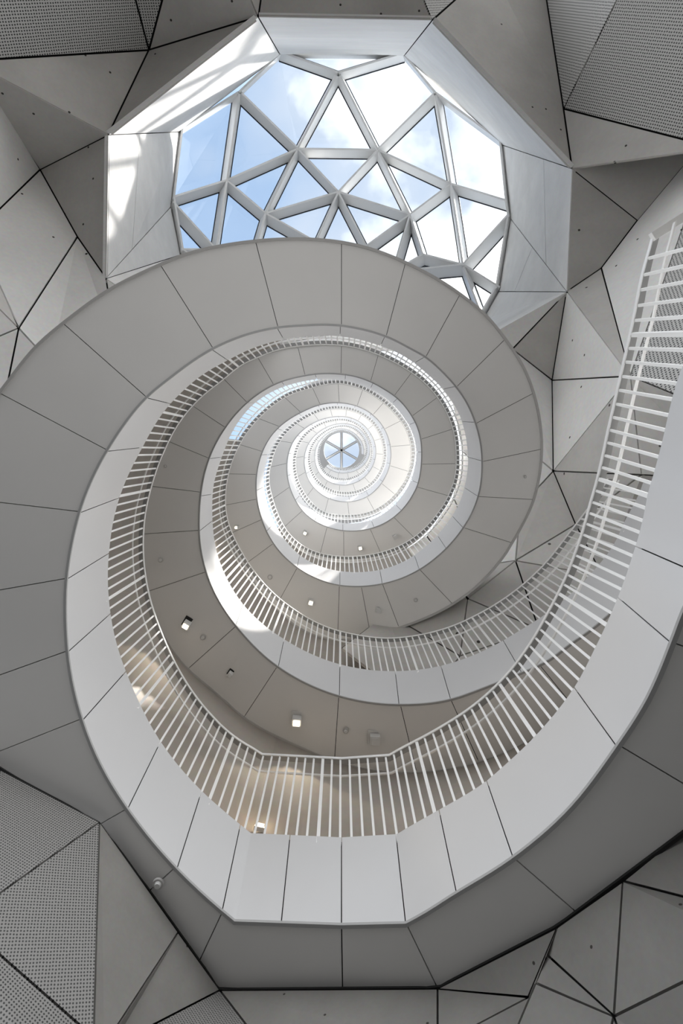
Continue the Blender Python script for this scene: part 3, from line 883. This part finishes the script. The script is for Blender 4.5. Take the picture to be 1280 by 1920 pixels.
rim = ['I1-b', 'b-I8', 'I8-i', 'i-I6b', 'I6b-I6', 'I6-I5c', 'I5c-I5b', 'I5b-I5', 'I5-q', 'q-j', 'j-I3', 'I3-c', 'c-I2', 'I2-I1']
ctr = dome(640, 350)
for s in bars + rim:
    p, q = (D[x] for x in s.split('-'))
    isrim = s in rim
    up = ((p + q) / 2 - Vector((ctr.x, ctr.y, 9.0))).normalized()
    b = fin('glazing_bar', p, q, 0.06, 0.27 if not isrim else 0.14, 0.42, up, M_FRAME, win)
    if not isrim:
        beam('gasket', p + up * 0.115, q + up * 0.115, 0.33, 0.03, up, M_GASKET, b)
panes = ['I1 I2 a', 'I1 a d b', 'a e d', 'a I2 c e', 'b d f', 'b f i I8', 'd k f', 'd g k', 'd e g', 'e l g', 'e h l', 'e c h', 'c I3 j h', 'h n o l', 'h j q n', 'n q I5', 'n I5 I5b', 'f k s m', 'f m I7 i',
         'm I6b i', 'm s I6 I6b', 'k r1 s', 'g r1 k', 'g r2 r1', 'g l r2', 'l r3 r2', 'l o r3', 'o n r3', 'n I5b I5c r3', 'r2 r3 I5c', 'r1 r2 I5c I6', 's r1 I6']
for s in panes:
    pts = [D[x] for x in s.split()]
    off = (sum(pts, Vector()) / len(pts) - Vector((ctr.x, ctr.y, 9.0))).normalized() * 0.13
    v, f = prism([p + off for p in inset(pts, 0.03 if newell(pts).z > 0 else 0.03)], 0.02, off)
    obj('glass_pane', mesh('glass_pane', v, f), M_GLASS, win)

# ------------------------------------------------------------------ small skylight over the well
ZT = 21.6
win2 = empty('window_2'); tag(win2, 'small round skylight with six white spokes at the top of the well', None, None, 'structure')
cz = W(640, 844, ZT); r_in = 33.5 / F * ZT
N8 = 24
rows = []
for i in range(N8 + 1):
    t = 2 * math.pi * i / N8; e = Vector((math.cos(t), math.sin(t), 0))
    rows.append([cz + e * r_in, cz + e * 3.0, cz + e * 3.0 + Vector((0, 0, 0.3)), cz + e * r_in + Vector((0, 0, 0.3))])
strip_solid(rows, 'roof_ring', M_FASCIA, win2, True, caps=False)
for i in range(6):
    t0 = math.radians(90 + 60 * i); t1 = t0 + math.radians(60)
    e = Vector((math.cos(t0), math.sin(t0), 0))
    b = beam('glazing_bar', cz + Vector((0, 0, 0.33)), cz + e * (r_in + 0.05) + Vector((0, 0, 0.33)), 0.07, 0.08, Vector((0, 0, 1)), M_FRAME, win2)
    beam('gasket', cz + Vector((0, 0, 0.385)), cz + e * (r_in + 0.05) + Vector((0, 0, 0.385)), 0.10, 0.02, Vector((0, 0, 1)), M_GASKET, b)
    pts = [cz + Vector((0, 0, 0.40))] + [cz + Vector((math.cos(t0 + (t1 - t0) * k / 4), math.sin(t0 + (t1 - t0) * k / 4), 0)) * (r_in + 0.1) + Vector((0, 0, 0.40)) for k in range(5)]
    v, f = prism(pts, 0.02, Vector((0, 0, 1)))
    obj('glass_pane', mesh('glass_pane', v, f), M_GLASS, win2)

# ------------------------------------------------------------------ lamps and detectors under the soffits
def soffit_z(R, u, v, near):
    a = ang(u, v)
    while a < near - 180: a += 360
    while a > near + 180: a -= 360
    return R.z(a), a

def box_mesh(name, sx, sy, sz, z0):
    v = [(x * sx / 2, y * sy / 2, z) for z in (z0, z0 + sz) for (x, y) in ((-1, -1), (1, -1), (1, 1), (-1, 1))]
    return mesh(name, v, [(0, 1, 2, 3), (7, 6, 5, 4), (0, 4, 5, 1), (1, 5, 6, 2), (2, 6, 7, 3), (3, 7, 4, 0)])
def disc_mesh(name, r0, r1, z0, z1, n=16):
    v = [(r0 * math.cos(2 * math.pi * i / n), r0 * math.sin(2 * math.pi * i / n), z0) for i in range(n)] + [(r1 * math.cos(2 * math.pi * i / n), r1 * math.sin(2 * math.pi * i / n), z1) for i in range(n)]
    return mesh(name, v, [tuple(range(n)), tuple(range(2 * n - 1, n - 1, -1))] + [(i, i + n, (i + 1) % n + n, (i + 1) % n) for i in range(n)])

def spotlight(R, u, v, near, label, size=0.1, rot=0.0, lit=True, recess=False, tilt=0.0):
    z, a = soffit_z(R, u, v, near)
    root = empty('ceiling_spotlight', W(u, v, z - 0.004)); root.rotation_euler = (0, 0, math.radians(rot))
    tag(root, label, 'spotlight', 'spotlights under the ramps')
    obj('base_plate', box_mesh('base_plate', size * 1.25, size * 1.25, 0.008, -0.008), M_LAMP_DARK if recess else M_LAMP_BODY, root)
    hd = obj('lamp_head', box_mesh('lamp_head', size * 0.85, size * 0.8, 0.07, -0.085), M_LAMP_BODY, root)
    hd.rotation_euler = (math.radians(tilt), 0, 0)
    ln = obj('lens', box_mesh('lens', size * 0.6, size * 0.55, 0.006, -0.092), M_LAMP_GLOW if lit else M_LAMP_BODY, hd)
    if lit:
        L = bpy.data.lights.new('spot_bulb', 'SPOT'); L.energy = 10; L.spot_size = math.radians(100); L.color = (1, 0.85, 0.65); L.shadow_soft_size = 0.03
        lo = bpy.data.objects.new('spot_bulb', L); COL.objects.link(lo); lo.parent = root; lo.location = (0, 0, -0.13)
    return root
spotlight(RB, 557, 1346, 0, 'square white spotlight glowing warm, beside the long seam above the front balustrade', 0.115, 4, True, False, 12)
spotlight(RB, 702, 1382, 0, 'square white spotlight switched off, closest to the front balustrade', 0.12, 2, False)
spotlight(RB, 353, 1167, 90, 'spotlight tilted in a black recess on the left of the second ramp', 0.1, 30, True, True, 18)
spotlight(RB, 433, 1261, 30, 'small unlit spotlight between the recessed lamp and the glowing square lamp', 0.06, 35, False, True)
spotlight(RA, 583, 1128, 360, 'lit spotlight hanging under the third coil above the middle balustrade', 0.09, 15, True)
spotlight(RA, 709, 1143, 345, 'unlit round-shouldered spotlight under the third coil, right of the bright one', 0.075, 10, False)
spotlight(RB, 572, 999, 385, 'lit spotlight under the fourth coil at its left', 0.085, 30, True)
spotlight(RB, 675, 1027, 348, 'lit spotlight under the fourth coil near the balustrade', 0.085, -10, True)
spotlight(RB, 741, 1006, 328, 'white unlit spotlight under the fourth coil at its right', 0.085, -30, False)
spotlight(RA, 444, 988, 415, 'tiny lit spotlight high on the left of the third coil', 0.06, 90, True)

def detector(R, u, v, near, label, r=0.03):
    z, a = soffit_z(R, u, v, near)
    root = empty('smoke_detector', W(u, v, z - 0.024))
    tag(root, label, 'smoke detector', 'smoke detectors under the ramps')
    obj('mounting_ring', disc_mesh('mounting_ring', r, r * 1.1, -0.012, 0.0), M_DETECT, root)
    obj('sensor_cap', disc_mesh('sensor_cap', r * 0.5, r * 0.65, -0.028, -0.012), M_LAMP_BODY, root)
detector(RB, 380, 1195, 40, 'small round detector beside the black recessed lamp')
detector(RB, 648, 1370, 0, 'small round detector between the two square spotlights')
detector(RB, 301, 1050, 60, 'small round detector on the far left of the second ramp')
detector(RB, 310, 874, 95, 'small round detector high on the left of the second ramp', 0.02)
detector(RA, 506, 1082, 390, 'round detector under the third coil, left of the lit spotlight', 0.04)
detector(RA, 779, 1125, 320, 'small round detector under the third coil near the concrete facets', 0.03)
detector(RA, 984, 894, 275, 'small round detector on the right of the outermost soffit', 0.02)
detector(RA, 297, 1656, 25, 'round detector on the outermost soffit beside the concrete wall at lower left', 0.035)

# warm lights deep in the front corridor
def wall_lamp(a, t, label, size):
    lo = ptO(RA, a, 0.58); hi = ptO(RB, a, 0.02); rad = radial(a)
    p = lo.lerp(hi, t) - rad * 0.05
    root = empty('wall_lamp', p); root.rotation_euler = (0, 0, math.radians(a))
    tag(root, label, 'wall lamp', 'warm lamps in the front corridor')
    obj('bracket', box_mesh('bracket', size[0], 0.04, size[1], 0.0), M_LAMP_BODY, root)
    g = obj('glow_strip', box_mesh('glow_strip', size[0] * 0.8, 0.02, size[1] * 0.6, 0.01), M_LAMP_GLOW, root)
    g.location = (0, -0.03, 0)
    L = bpy.data.lights.new('wall_bulb', 'POINT'); L.energy = 0.5; L.color = (1, 0.72, 0.45); L.shadow_soft_size = 0.03
    b = bpy.data.objects.new('wall_bulb', L); COL.objects.link(b); b.parent = root; b.location = (0, -0.1, 0.03)
wall_lamp(12.3, 0.34, 'warm strip lamp seen through the front balustrade at its left kink', (0.09, 0.02))
wall_lamp(-16.5, 0.34, 'small warm lamp seen through the balustrade right of its right kink', (0.05, 0.03))
